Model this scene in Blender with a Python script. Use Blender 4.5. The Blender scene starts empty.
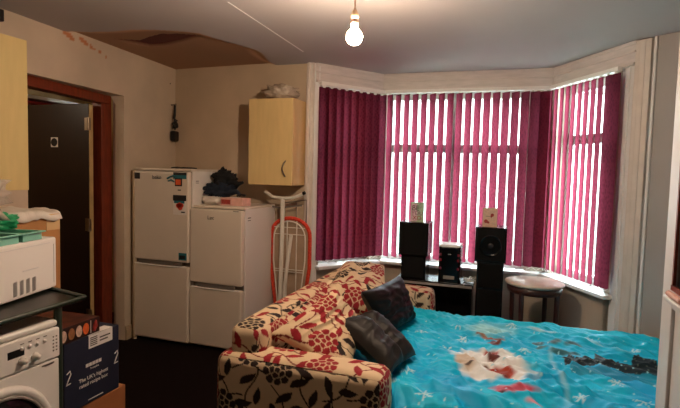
import bpy, bmesh, math, random
import numpy as np
from mathutils import Vector, Matrix, noise
from math import sin, cos, pi, radians, sqrt
random.seed(7)
S = bpy.context.scene
COL = S.collection

# ------------------------------------------------------------------ materials
def lin(h):
    h = h.lstrip('#'); v = [int(h[i:i+2], 16)/255 for i in (0, 2, 4)]
    return tuple(c/12.92 if c <= .04045 else ((c+.055)/1.055)**2.4 for c in v) + (1,)
def mat(name, col, rough=.6, metal=0, spec=.5, var=.0, vscale=6, bump=0, bscale=60, attr=None, coat=0, sheen=0, stretch=None):
    m = bpy.data.materials.new(name); m.use_nodes = True
    nt = m.node_tree; b = nt.nodes['Principled BSDF']
    c = lin(col) if isinstance(col, str) else col
    b.inputs['Base Color'].default_value = c
    b.inputs['Roughness'].default_value = rough; b.inputs['Metallic'].default_value = metal
    b.inputs['Specular IOR Level'].default_value = spec
    b.inputs['Coat Weight'].default_value = coat; b.inputs['Sheen Weight'].default_value = sheen
    tc = nt.nodes.new('ShaderNodeTexCoord')
    vec = tc.outputs['Object']
    if stretch:
        mp = nt.nodes.new('ShaderNodeMapping'); mp.inputs['Scale'].default_value = stretch
        nt.links.new(vec, mp.inputs[0]); vec = mp.outputs[0]
    src = None
    if attr:
        a = nt.nodes.new('ShaderNodeAttribute'); a.attribute_name = attr; src = a.outputs['Color']
    if var > 0:
        n = nt.nodes.new('ShaderNodeTexNoise'); n.inputs['Scale'].default_value = vscale; n.inputs['Detail'].default_value = 5
        nt.links.new(vec, n.inputs['Vector'])
        r = nt.nodes.new('ShaderNodeMapRange'); r.inputs[1].default_value = .3; r.inputs[2].default_value = .7
        r.inputs[3].default_value = 1-var; r.inputs[4].default_value = 1+var*.4
        nt.links.new(n.outputs['Fac'], r.inputs[0])
        mx = nt.nodes.new('ShaderNodeMix'); mx.data_type = 'RGBA'; mx.blend_type = 'MULTIPLY'; mx.inputs[0].default_value = 1
        if src: nt.links.new(src, mx.inputs[6])
        else: mx.inputs[6].default_value = c
        nt.links.new(r.outputs[0], mx.inputs[7]); src = mx.outputs[2]
    if src: nt.links.new(src, b.inputs['Base Color'])
    if bump > 0:
        n = nt.nodes.new('ShaderNodeTexNoise'); n.inputs['Scale'].default_value = bscale; n.inputs['Detail'].default_value = 4
        nt.links.new(vec, n.inputs['Vector'])
        bp = nt.nodes.new('ShaderNodeBump'); bp.inputs['Strength'].default_value = bump; bp.inputs['Distance'].default_value = .01
        nt.links.new(n.outputs['Fac'], bp.inputs['Height']); nt.links.new(bp.outputs[0], b.inputs['Normal'])
    return m
def emis(name, col, st):
    m = bpy.data.materials.new(name); m.use_nodes = True; nt = m.node_tree
    nt.nodes.remove(nt.nodes['Principled BSDF'])
    e = nt.nodes.new('ShaderNodeEmission'); e.inputs[0].default_value = lin(col); e.inputs[1].default_value = st
    nt.links.new(e.outputs[0], nt.nodes['Material Output'].inputs[0]); return m
M = {}
M['wall'] = mat('wall paint', '#cdbaa2', .75, var=.16, vscale=2.2, bump=.15, bscale=25, attr='Col')
M['wallback'] = mat('back wall paint', '#c9b49a', .75, var=.14, vscale=2.5, bump=.12, bscale=25)
M['baywall'] = mat('bay wall paint', '#b9ab98', .7, var=.1, vscale=3)
M['ceil'] = mat('ceiling paint', '#c9c2c2', .85, var=.07, vscale=1.5, attr='Col')
M['carpet'] = mat('dark carpet', '#180c0b', .95, var=.4, vscale=40, bump=.8, bscale=250, spec=.1)
M['gloss'] = mat('gloss trim paint', '#e6e4e2', .35, var=.06, vscale=8)
M['creamtrim'] = mat('cream trim paint', '#dcd2c8', .45, var=.1, vscale=8)
M['pelmet'] = mat('beige pelmet board', '#dcd2cc', .5, var=.12, vscale=7, stretch=(1, 1, 6))
M['upvc'] = mat('window frame white', '#e6e6e4', .3)
M['doorframe'] = mat('reddish wood', '#7a3018', .4, var=.35, vscale=9, stretch=(6, 6, 1))
M['doorleaf'] = mat('dark brown door', '#200c0a', .42, var=.3, vscale=6, stretch=(8, 8, 1))
M['edgewood'] = mat('pale door edge', '#c5a56e', .6, var=.2, vscale=10)
M['fridge'] = mat('fridge white', '#dccfbf', .38, var=.04, vscale=3)
M['fridge2'] = mat('fridge side white', '#e0d9d2', .42)
M['seal'] = mat('grey seal', '#6b625a', .6)
M['cab'] = mat('cream laminate', '#e3cb8a', .5, var=.05, vscale=5, stretch=(6, 6, 1))
M['cabwood'] = mat('maple laminate', '#d9b47a', .5, var=.08, vscale=6, stretch=(6, 6, 1))
M['chrome'] = mat('metal handle', '#8d8478', .3, metal=1)
M['black'] = mat('black plastic', '#0b0b0b', .4)
M['blackgloss'] = mat('black lacquer', '#060506', .22, spec=.3)
M['blackmatt'] = mat('black cloth', '#0d0c0e', .9)
M['navy'] = mat('navy cloth', '#16202f', .9, bump=.4, bscale=30)
M['whitecloth'] = mat('white cloth', '#d8cfc4', .9, bump=.3, bscale=30)
M['pink'] = mat('pink card', '#d9a99c', .7, var=.2, vscale=20)
M['whitep'] = mat('white plastic', '#f2eee8', .3)
M['whitemetal'] = mat('cream metal tube', '#e6e0d4', .35)
M['grey'] = mat('grey plastic', '#8d8881', .5)
M['greyt'] = mat('grey print', '#5c5650', .6)
M['redcover'] = mat('red board cover', '#e0412c', .8)
M['boardmesh'] = mat('board underside', '#b39b83', .8, var=.1, vscale=12)
M['teal'] = mat('teal plastic', '#86c9b6', .4)
M['green'] = mat('green plastic', '#1f9a63', .5)
M['cardb'] = mat('cardboard', '#b98450', .8, var=.1, vscale=9)
M['cardb2'] = mat('brown cardboard', '#a8683c', .8, var=.12, vscale=9)
M['tape'] = mat('parcel tape', '#d2b180', .3)
M['bluebox'] = mat('dark blue card', '#1c2136', .6, var=.1, vscale=12)
M['print'] = mat('white print', '#e5e0dc', .6)
M['foodtop'] = mat('food box print', '#5a2a1c', .5, var=.75, vscale=16)
M['fooddark'] = mat('food box side', '#2b120e', .5)
M['orange'] = mat('orange print', '#e0672c', .5, var=.3, vscale=60)
M['brownp'] = mat('brown print', '#9a6a42', .5, var=.4, vscale=60)
M['palep'] = mat('pale print', '#d9b8a4', .5, var=.4, vscale=60)
M['redp'] = mat('red print', '#a5322c', .5, var=.4, vscale=60)
M['metalblack'] = mat('black painted metal', '#1e221c', .35, var=.15, vscale=9)
M['darkgreen'] = mat('dark green metal', '#2c382c', .4)
M['pillow'] = mat('charcoal cushion cloth', '#25211f', .5, var=.15, vscale=9, bump=.12, bscale=120, spec=.25)
M['pillow2'] = mat('dark brown cushion cloth', '#171211', .45, var=.15, vscale=9, bump=.12, bscale=120, spec=.25)
M['floral'] = mat('floral upholstery', '#d9b98d', .85, attr='Col', bump=.15, bscale=400)
M['duvet'] = mat('teal printed duvet', '#14a6c2', .5, attr='Col', spec=.25)
M['sheet'] = mat('cream sheet', '#d8c9a4', .8)
M['darkwood'] = mat('dark table wood', '#3a1a14', .35, var=.2, vscale=12)
M['marble'] = mat('pale table top', '#cdbba8', .35, var=.2, vscale=9)
M['bulbglass'] = emis('lit bulb', '#ffe0c0', 570)
M['holder'] = mat('lamp holder plastic', '#c9a68c', .4)
M['stk_black'] = mat('black sticker', '#15131a', .5)
M['stk_teal'] = mat('teal sticker', '#1d6a74', .5)
M['stk_orange'] = mat('orange sticker', '#e05a2c', .5)
M['stk_white'] = mat('white sticker', '#e8e0d8', .5)
M['stk_red'] = mat('red sticker', '#d8402a', .5)
M['hallwall'] = mat('hall wall', '#b99a66', .8, var=.1, vscale=4)
M['redcloth'] = mat('red cloth', '#a02a30', .9)
M['grass'] = mat('outdoor ground', '#9fae9c', .9, var=.2, vscale=1)
M['brickhouse'] = mat('far house wall', '#b8b4ae', .9, var=.1, vscale=2)
M['hedge'] = mat('hedge leaves', '#98aca4', .9, var=.5, vscale=9)
M['cardgreen'] = mat('green card print', '#b4cdb0', .6, var=.4, vscale=60)
M['cardbeige'] = mat('beige card print', '#e3c4ac', .6, var=.2, vscale=60)
M['grill'] = mat('speaker cloth', '#0b0a0a', .8, spec=.2)
M['redled'] = mat('red accent plastic', '#7a1420', .3)
M['skirting'] = mat('cream skirting', '#bda789', .5, var=.12, vscale=9)
M['graywall'] = mat('pale grey wall paint', '#aaa6a3', .6, var=.05, vscale=4)
M['whitedoor'] = mat('white door paint', '#d6d6d8', .35, var=.03, vscale=4)
M['brass'] = mat('hinge steel', '#9a8a78', .35, metal=1)

def glassmat():
    m = bpy.data.materials.new('window glass'); m.use_nodes = True; nt = m.node_tree
    nt.nodes.remove(nt.nodes['Principled BSDF'])
    t = nt.nodes.new('ShaderNodeBsdfTransparent'); t.inputs[0].default_value = (.93, .97, .96, 1)
    g = nt.nodes.new('ShaderNodeBsdfGlossy'); g.inputs['Roughness'].default_value = .02
    mx = nt.nodes.new('ShaderNodeMixShader'); mx.inputs[0].default_value = .07
    nt.links.new(t.outputs[0], mx.inputs[1]); nt.links.new(g.outputs[0], mx.inputs[2])
    nt.links.new(mx.outputs[0], nt.nodes['Material Output'].inputs[0]); return m
M['glass'] = glassmat()
def bagmat():
    m = bpy.data.materials.new('clear plastic film'); m.use_nodes = True; nt = m.node_tree
    b = nt.nodes['Principled BSDF']; b.inputs['Base Color'].default_value = lin('#cdbfae'); b.inputs['Roughness'].default_value = .25
    t = nt.nodes.new('ShaderNodeBsdfTransparent'); mx = nt.nodes.new('ShaderNodeMixShader'); mx.inputs[0].default_value = .72
    nt.links.new(t.outputs[0], mx.inputs[1]); nt.links.new(b.outputs[0], mx.inputs[2])
    nt.links.new(mx.outputs[0], nt.nodes['Material Output'].inputs[0]); return m
M['bag'] = bagmat()
def vanemat(name, col, tcol, tw):
    m = bpy.data.materials.new(name); m.use_nodes = True; nt = m.node_tree
    nt.nodes.remove(nt.nodes['Principled BSDF'])
    tc = nt.nodes.new('ShaderNodeTexCoord'); mp = nt.nodes.new('ShaderNodeMapping'); mp.inputs['Scale'].default_value = (1, 1, .6)
    nt.links.new(tc.outputs['Object'], mp.inputs[0])
    v = nt.nodes.new('ShaderNodeTexVoronoi'); v.inputs['Scale'].default_value = 60; nt.links.new(mp.outputs[0], v.inputs['Vector'])
    r = nt.nodes.new('ShaderNodeMapRange'); r.inputs[1].default_value = .1; r.inputs[2].default_value = .6; r.inputs[3].default_value = .72; r.inputs[4].default_value = 1.15
    nt.links.new(v.outputs['Distance'], r.inputs[0])
    def mul(c):
        x = nt.nodes.new('ShaderNodeMix'); x.data_type = 'RGBA'; x.blend_type = 'MULTIPLY'; x.inputs[0].default_value = 1
        x.inputs[6].default_value = lin(c); nt.links.new(r.outputs[0], x.inputs[7]); return x.outputs[2]
    d = nt.nodes.new('ShaderNodeBsdfDiffuse'); nt.links.new(mul(col), d.inputs[0])
    t = nt.nodes.new('ShaderNodeBsdfTranslucent'); nt.links.new(mul(tcol), t.inputs[0])
    mx = nt.nodes.new('ShaderNodeMixShader'); mx.inputs[0].default_value = tw
    nt.links.new(d.outputs[0], mx.inputs[1]); nt.links.new(t.outputs[0], mx.inputs[2])
    nt.links.new(mx.outputs[0], nt.nodes['Material Output'].inputs[0]); return m
M['vane'] = vanemat('crimson blind cloth', '#2c0f17', '#8a3649', .5)

# ------------------------------------------------------------------ mesh helpers
class MB:
    def __init__(s): s.v = []; s.f = []; s.sm = []
    def add(s, vs, fs, smooth=False):
        k = len(s.v); s.v += [tuple(x) for x in vs]; s.f += [tuple(k+i for i in f) for f in fs]; s.sm += [smooth]*len(fs); return s
    def box(s, c, d, rz=0, M4=None):
        x, y, z = d[0]/2, d[1]/2, d[2]/2
        vs = [Vector((i*x, j*y, k*z)) for i in (-1, 1) for j in (-1, 1) for k in (-1, 1)]
        R = M4 if M4 else Matrix.Rotation(rz, 3, 'Z')
        vs = [R @ v + Vector(c) for v in vs]
        return s.add(vs, [(0, 1, 3, 2), (4, 6, 7, 5), (0, 4, 5, 1), (2, 3, 7, 6), (0, 2, 6, 4), (1, 5, 7, 3)])
    def b2(s, lo, hi): return s.box([(a+b)/2 for a, b in zip(lo, hi)], [b-a for a, b in zip(lo, hi)])
    def prism(s, poly, z0, z1):
        n = len(poly); vs = [(x, y, z0) for x, y in poly]+[(x, y, z1) for x, y in poly]
        fs = [tuple(range(n))[::-1], tuple(range(n, 2*n))]+[(i, (i+1) % n, n+(i+1) % n, n+i) for i in range(n)]
        return s.add(vs, fs)
    def wallseg(s, p, q, t, z0, z1):   # slab from p to q, thickness t to the right-hand side when positive
        d = Vector((q[0]-p[0], q[1]-p[1])); n = Vector((d.y, -d.x)).normalized()*t
        poly = [(p[0], p[1]), (q[0], q[1]), (q[0]+n.x, q[1]+n.y), (p[0]+n.x, p[1]+n.y)]
        return s.prism(poly, z0, z1)
    def tube(s, path, r, n=10, cap=True):
        P = [Vector(p) for p in path]; rs = r if isinstance(r, (list, tuple)) else [r]*len(P)
        rings = []; up = None
        for i, p in enumerate(P):
            t = (P[min(i+1, len(P)-1)]-P[max(i-1, 0)]).normalized()
            if up is None: up = t.orthogonal().normalized()
            else:
                up = (up-t*up.dot(t)); up = up.normalized() if up.length > 1e-6 else t.orthogonal().normalized()
            b = t.cross(up)
            rings.append([p+(up*cos(2*pi*k/n)+b*sin(2*pi*k/n))*rs[i] for k in range(n)])
        vs = [v for rg in rings for v in rg]; fs = []
        for i in range(len(P)-1):
            for k in range(n): fs.append((i*n+k, i*n+(k+1) % n, (i+1)*n+(k+1) % n, (i+1)*n+k))
        s.add(vs, fs, True)
        if cap: s.add(rings[0], [tuple(range(n))[::-1]]); s.add(rings[-1], [tuple(range(n))])
        return s
    def lathe(s, prof, c=(0, 0, 0), n=32, ax='Z', smooth=True):
        vs = []; fs = []
        for r, h in prof:
            for k in range(n):
                a = 2*pi*k/n; x, y, z = r*cos(a), r*sin(a), h
                if ax == 'X': x, y, z = h, x, y
                elif ax == 'Y': x, y, z = x, h, y
                vs.append((x+c[0], y+c[1], z+c[2]))
        m = len(prof)
        for i in range(m-1):
            for k in range(n): fs.append((i*n+k, i*n+(k+1) % n, (i+1)*n+(k+1) % n, (i+1)*n+k))
        s.add(vs, fs, smooth)
        k0 = len(s.v)-m*n
        for i in (0, m-1):
            if prof[i][0] > 1e-5: s.f.append(tuple(k0+i*n+k for k in range(n))); s.sm.append(False)
        return s
    def build(s, name, m, parent=None, loc=None, bev=0, seg=2, smooth=False):
        me = bpy.data.meshes.new(name)
        L = Vector(loc) if loc else Vector((0, 0, 0))
        me.from_pydata([tuple(Vector(v)-L) for v in s.v], [], s.f)
        bm = bmesh.new(); bm.from_mesh(me)
        bmesh.ops.recalc_face_normals(bm, faces=bm.faces); bm.to_mesh(me); bm.free()
        for p, q in zip(me.polygons, s.sm): p.use_smooth = q or smooth
        me.materials.append(m)
        o = bpy.data.objects.new(name, me); COL.objects.link(o); o.location = L
        if parent: o.parent = parent
        if bev:
            b = o.modifiers.new('bevel', 'BEVEL'); b.width = bev; b.segments = seg; b.limit_method = 'ANGLE'
        return o
def tag(o, label, cat, group=None, kind=None):
    o['label'] = label; o['category'] = cat
    if group: o['group'] = group
    if kind: o['kind'] = kind
    return o
def thing(name, label, cat, loc=(0, 0, 0), rz=0, group=None):
    o = bpy.data.objects.new(name, None); COL.objects.link(o); o.location = loc; o.rotation_euler = (0, 0, rz)
    o.empty_display_size = .1
    return tag(o, label, cat, group)
def struct(o): o['kind'] = 'structure'; return o
def colour(o, cols):
    a = o.data.color_attributes.new('Col', 'FLOAT_COLOR', 'POINT'); a.data.foreach_set('color', np.asarray(cols, dtype=np.float32).ravel())
def raw(name, vs, fs, m, parent=None, loc=(0, 0, 0), smooth=True):
    L = np.array(loc, float)
    me = bpy.data.meshes.new(name); me.from_pydata([tuple(v) for v in (np.asarray(vs)-L)], [], fs)
    me.polygons.foreach_set('use_smooth', [smooth]*len(me.polygons)); me.materials.append(m)
    o = bpy.data.objects.new(name, me); COL.objects.link(o); o.location = loc
    if parent: o.parent = parent
    return o
def gridfaces(nu, nv, k=0): return [(k+i*nv+j, k+(i+1)*nv+j, k+(i+1)*nv+j+1, k+i*nv+j+1) for i in range(nu-1) for j in range(nv-1)]
def text(name, s, size, loc, right, up, m, parent=None, ext=.0006, align='CENTER'):
    cu = bpy.data.curves.new(name, 'FONT'); cu.body = s; cu.size = size; cu.extrude = ext; cu.align_x = align; cu.align_y = 'CENTER'
    tmp = bpy.data.objects.new(name, cu); COL.objects.link(tmp)
    bpy.context.view_layer.update()
    me = bpy.data.meshes.new_from_object(tmp.evaluated_get(bpy.context.evaluated_depsgraph_get()))
    bpy.data.objects.remove(tmp)
    r = Vector(right).normalized(); u = Vector(up).normalized(); n = r.cross(u)
    mt = Matrix((r, u, n)).transposed().to_4x4(); me.transform(mt)
    me.materials.clear(); me.materials.append(m)
    o = bpy.data.objects.new(name, me); COL.objects.link(o); o.location = loc
    if parent: o.parent = parent
    return o
def lump(r, seed, amp=.25, fr=3., sub=4, ridge=False):
    bm = bmesh.new(); bmesh.ops.create_icosphere(bm, subdivisions=sub, radius=1)
    for v in bm.verts:
        q = v.co*fr*.5+Vector((seed*3.1, seed*1.7, seed)); n = noise.fractal(q, .8, 2., 4)
        if ridge: n = abs(n)*1.6-.3
        v.co *= 1+amp*n
        v.co.x *= r[0]; v.co.y *= r[1]; v.co.z *= r[2]
    mn = min(v.co.z for v in bm.verts)
    vs = [v.co.copy()-Vector((0, 0, mn)) for v in bm.verts]
    # flatten the underside so it rests
    h = max(v.z for v in vs)
    vs = [Vector((v.x, v.y, max(v.z-.12*h, 0))) for v in vs]
    fs = [[v.index for v in f.verts] for f in bm.faces]; bm.free()
    return vs, fs
def lumpobj(name, r, seed, m, loc, parent=None, rz=0, **k):
    vs, fs = lump(r, seed, **k); R = Matrix.Rotation(rz, 3, 'Z')
    o = raw(name, [tuple(R@v) for v in vs], fs, m, parent); o.location = loc; return o

# ------------------------------------------------------------------ printed patterns
BASE = np.array(lin('#d8bf9c')[:3]); RED = np.array(lin('#930f1e')[:3]); BLK = np.array(lin('#25130f')[:3])
def floral(u, v, seed=0, blk=.3, cell=.155):
    """cream cloth printed with peony heads, pointed leaves and curling stems"""
    u = u/1.12; v = v/1.12
    n = len(u); out = np.tile(BASE, (n, 1)); rnd = random.Random(seed+11)
    u0, u1, v0, v1 = u.min()-.1, u.max()+.1, v.min()-.1, v.max()+.1
    items = []; i = 0; y = v0
    while y < v1:
        x = u0+(cell*.5 if i % 2 else 0); j = 0
        while x < u1:
            items.append((x+rnd.uniform(-.02, .02), y+rnd.uniform(-.015, .015), (i+j) % 3 == 0, BLK if rnd.random() < blk else RED, rnd.uniform(0, 6.28), rnd.random())); x += cell; j += 1
        y += cell*.86; i += 1
    def near(cx, cy, R):
        idx = np.nonzero((abs(u-cx) < R) & (abs(v-cy) < R))[0]; return idx, u[idx]-cx, v[idx]-cy
    for (cx, cy, fl, col, th, k) in items:          # stems first
        idx, du, dv = near(cx, cy, .16)
        a = du*cos(th)+dv*sin(th); c = -du*sin(th)+dv*cos(th)
        m = (abs(c-.022*np.sin(a*26+k*4)) < .0036) & (abs(a) < .115); out[idx[m]] = col*.55
    for (cx, cy, fl, col, th, k) in items:
        if fl: continue
        for q, (ox, oy, la) in enumerate(((-.055, .02, .5), (.005, -.032, -.35), (.055, .03, .9))):
            px, py = cx+ox*cos(th)-oy*sin(th), cy+ox*sin(th)+oy*cos(th); t2 = th+la+k
            idx, du, dv = near(px, py, .06)
            a = du*cos(t2)+dv*sin(t2); c = -du*sin(t2)+dv*cos(t2)-.006*np.sin(a*45)
            Lh = .040+.008*((q+seed) % 2); w = .0165*np.clip(1-(a/Lh)**2, 0, 1)*(1+.35*a/Lh)
            m = abs(c) < w; out[idx[m]] = col
    for (cx, cy, fl, col, th, k) in items:
        if not fl: continue
        idx, du, dv = near(cx, cy, .09)
        rr = random.Random(int(k*1e6)); pts = [(0, 0)]+[(.026*cos(j*2*pi/5+th), .026*sin(j*2*pi/5+th)) for j in range(5)]+[(.049*cos(j*2*pi/9+th*2)*rr.uniform(.85, 1.05), .049*sin(j*2*pi/9+th*2)) for j in range(9)]
        D = np.array([np.hypot(du-px, dv-py) for px, py in pts]); D.sort(axis=0)
        ins = D[0] < .0185; line = (D[1]-D[0]) < .0042
        out[idx[ins]] = col; out[idx[ins & line]] = BASE*.93
    return np.hstack([out, np.ones((n, 1))])
def soft_box(d, r=.04, res=.007, puff=(0, 0, 0), wr=0, seed=0):
    """rounded padded block, centre at origin; returns verts, faces, flat print coordinates"""
    hx, hy, hz = [a/2 for a in d]; V = []; Fc = []; U = []; FI = []
    H = (hx, hy, hz)
    for ax in range(3):
        a, b = (ax+1) % 3, (ax+2) % 3
        na = max(2, int(2*H[a]/res)+1); nb = max(2, int(2*H[b]/res)+1)
        A = np.linspace(-H[a], H[a], na); B = np.linspace(-H[b], H[b], nb)
        for s in (-1, 1):
            k = sum(len(x) for x in V)
            P = np.zeros((na*nb, 3)); ga, gb = np.meshgrid(A, B, indexing='ij')
            P[:, a] = ga.ravel(); P[:, b] = gb.ravel(); P[:, ax] = s*H[ax]
            I = np.stack([np.clip(P[:, j], -(H[j]-r), H[j]-r) for j in range(3)], 1)
            N = P-I; L = np.linalg.norm(N, axis=1, keepdims=True); N = N/np.maximum(L, 1e-9); Q = I+N*r
            t = (1-np.clip(abs(Q[:, a])/H[a], 0, 1)**3)*(1-np.clip(abs(Q[:, b])/H[b], 0, 1)**3)
            Q[:, ax] += s*puff[ax]*t
            FI.append(np.full(na*nb, ax*2+(s > 0))); V.append(Q); U.append(np.stack([P[:, a]+ax*.37+s*.11, P[:, b]+ax*.21], 1))
            fs = gridfaces(na, nb, k); Fc += fs if s > 0 else [f[::-1] for f in fs]
    V = np.vstack(V); U = np.vstack(U)
    if wr:
        for i in range(len(V)):
            q = Vector(V[i])*7+Vector((seed, seed*2, 0)); w = noise.noise(q)*wr
            V[i] += np.array(w)*np.sign(V[i])*.7
    soft_box.face = np.concatenate(FI)
    return V, Fc, U
def pad(name, lo, hi, parent, loc, seed, r=.04, puff=(.01, .01, .01), blk=.3, res=.007, M4=None, piv=None, wr=0, shade_front=False):
    c = np.array([(a+b)/2 for a, b in zip(lo, hi)]); d = [b-a for a, b in zip(lo, hi)]
    V, Fc, U = soft_box(d, r, res, puff, wr, seed)
    cols = floral(U[:, 0], U[:, 1], seed, blk)
    if shade_front: k = soft_box.face == 2; cols[k] = floral(U[k, 0], U[k, 1], seed, 1.1)  # front face prints every motif black to stand in for its shade
    if M4 is not None: V = V @ np.array(M4).T
    o = raw(name, V+c, Fc, M['floral'], parent, (0, 0, 0)); colour(o, cols); o.location = tuple(-np.array(loc)); return o
def pillow4(C, T, res=.008, wr=.01, seed=0, fold=None):
    """cushion between four corners (in order), thickness T, seam round the edge"""
    C = [Vector(c) for c in C]; w = ((C[1]-C[0]).length+(C[2]-C[3]).length)/2; h = ((C[3]-C[0]).length+(C[2]-C[1]).length)/2
    n = ((C[2]-C[0]).cross(C[3]-C[1])).normalized()
    nu, nv = int(w/res)+2, int(h/res)+2; V = []; U = []
    for side in (1, -1):
        for i in range(nu):
            for j in range(nv):
                a, b = i/(nu-1), j/(nv-1); A, B = 2*a-1, 2*b-1
                # edges bow inwards between the corners
                A2 = A*(1-.07*(1-B*B)); B2 = B*(1-.07*(1-A*A)); a2, b2 = (A2+1)/2, (B2+1)/2
                p = C[0]*(1-a2)*(1-b2)+C[1]*a2*(1-b2)+C[2]*a2*b2+C[3]*(1-a2)*b2
                t = ((1-A**4)*(1-B**4)); t = max(t, 0)**.55
                q = Vector((A*2.2+seed, B*2.2, side*1.3))
                wv = noise.noise(q)*.6+noise.noise(q*2.3)*.3
                rid = -abs(noise.noise(Vector((A*1.5+seed*2, B*4.5, 3))))*1.2
                z = side*T/2*t*(1+.25*wv)+wr*t*rid*side
                if fold: z -= side*fold*math.exp(-((A-.1)/.12)**2)*t
                p = p+n*z; V.append(tuple(p)); U.append((A*w/2, B*h/2+side*.4))
    F1 = gridfaces(nu, nv); k = nu*nv; F2 = [f[::-1] for f in gridfaces(nu, nv, k)]
    return np.array(V), F1+F2, np.array(U)

# ------------------------------------------------------------------ the room
CH = 2.42
A_, B_, C_, D_ = (-1.62, 4.0), (-1.165, 4.60), (.345, 4.64), (.80, 3.83)
E_ = (.87, 3.77)
def wl(y): return -3.11+(4.06-y)*.087          # left wall line (slightly out of square)
# floor
f = MB(); f.b2((-4.7, -1.6, -.1), (1.7, 4.9, 0)); struct(f.build('floor', M['carpet']))
# ceiling, with a blown damp patch in the corner
xs = np.arange(-3.3, 1.72, .02); ys = np.arange(-1.6, 4.8, .02)
gx, gy = np.meshgrid(xs, ys, indexing='ij')
poly = [(-3.3, 2.5), (-3.009, 2.675), (-2.822, 2.746), (-2.579, 2.768), (-2.334, 2.816), (-2.07, 2.955), (-1.976, 3.244), (-1.9, 3.474), (-1.994, 3.974), (-2.0, 4.2), (-3.3, 4.3)]
def sdist(px, py, poly):
    d = np.full(px.shape, 1e9); ins = np.zeros(px.shape, bool); n = len(poly)
    for i in range(n):
        (x0, y0), (x1, y1) = poly[i], poly[(i+1) % n]
        ex, ey = x1-x0, y1-y0; t = np.clip(((px-x0)*ex+(py-y0)*ey)/(ex*ex+ey*ey), 0, 1)
        d = np.minimum(d, np.hypot(px-x0-t*ex, py-y0-t*ey))
        c = ((y0 > py) != (y1 > py)) & (px < (x1-x0)*(py-y0)/((y1-y0)+1e-12)+x0); ins ^= c
    return np.where(ins, -d, d)
nz = np.array([[noise.noise(Vector((x*3, y*3, 0))) for y in ys] for x in xs])
nz2 = np.array([[noise.fractal(Vector((x*6, y*6, 5)), 1, 2, 3) for y in ys] for x in xs])
sd = sdist(gx, gy, poly)+nz*.03+nz2*.012
cc = np.tile(np.array(lin('#b8b2b2')[:3]), gx.shape+(1,))
def mixc(cc, m, col): m = np.clip(m, 0, 1)[..., None]; return cc*(1-m)+np.array(lin(col)[:3])*m
cc = mixc(cc, (.0-sd)/.015, '#cfa584')
cc = mixc(cc, (-.09-sd)/.04, '#a27c60')
dk = sdist(gx, gy, [(-2.874, 3.002), (-2.795, 3.05), (-2.701, 3.102), (-2.543, 3.024), (-2.422, 2.985), (-2.276, 3.02), (-2.135, 3.108), (-2.373, 3.209), (-2.61, 3.277), (-2.754, 3.276), (-2.823, 3.133)])+nz*.015
cc = mixc(cc, -dk/.02, '#5a241c')
zz = np.full(gx.shape, CH)+np.clip(-sd-.02, 0, .03)*.8+np.clip(-dk, 0, .02)
V = np.stack([gx, gy, zz], -1).reshape(-1, 3)
o = raw('ceiling', V, [fa[::-1] for fa in gridfaces(len(xs), len(ys))], M['ceil']); colour(o, np.hstack([cc.reshape(-1, 3), np.ones((len(V), 1))])); struct(o)
sl = o.modifiers.new('slab', 'SOLIDIFY'); sl.thickness = .08; sl.offset = -1
# left wall: painted grid with a door opening, reveal behind it
DY0, DY1, DH = 2.37, 3.31, 2.07
def leftwall():
    ys = np.unique(np.concatenate([np.arange(-1.6, 2.2, .1), np.arange(2.2, 4.12, .015), [DY0, DY1]])); zs = np.unique(np.concatenate([np.arange(0, 1.9, .1), np.arange(1.9, 2.44, .012), [DH, CH+.03]]))
    V = [(wl(y), y, z) for y in ys for z in zs]; nv = len(zs); F = []
    for i in range(len(ys)-1):
        for j in range(nv-1):
            yc, zc = (ys[i]+ys[i+1])/2, (zs[j]+zs[j+1])/2
            if DY0 < yc < DY1 and zc < DH: continue
            F.append((i*nv+j, (i+1)*nv+j, (i+1)*nv+j+1, i*nv+j+1))
    V = np.array(V); c = np.tile(np.array(lin('#d0bda6')[:3]), (len(V), 1))
    # peeled strip of paint under the ceiling line
    for (py, pz, ly, lz) in ((2.72, 2.405, .06, .02), (2.87, 2.397, .05, .018), (2.95, 2.375, .035, .014), (3.03, 2.36, .02, .014), (3.10, 2.335, .012, .010)):
        for i in np.nonzero((abs(V[:, 1]-py) < .1) & (abs(V[:, 2]-pz) < .06))[0]:
            q = ((V[i, 1]-py)/ly)**2+((V[i, 2]-pz+.35*(V[i, 1]-py))/lz)**2+noise.noise(Vector((V[i, 1]*40, V[i, 2]*40, 0)))*.6
            if q < 1: c[i] = lin('#c07a50')[:3]
    return V, F, c
V, F, c = leftwall()
o = raw('wall_left', V, F, M['wall'], smooth=False); colour(o, np.hstack([c, np.ones((len(V), 1))])); struct(o)
o.modifiers.new('slab', 'SOLIDIFY').thickness = .12; o.modifiers['slab'].offset = -1
# back wall left of the bay and bay walls
m = MB(); m.wallseg((-3.3, 4.07), (-1.68, 4.0), -.25, 0, CH+.03); struct(m.build('wall_back', M['wallback']))
m = MB(); SZ, HZ = .65, 2.26
for p, q in ((A_, B_), (B_, C_), (C_, D_)):
    m.wallseg(p, q, -.22, 0, SZ-.02); m.wallseg(p, q, -.22, HZ, CH+.03)
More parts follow.
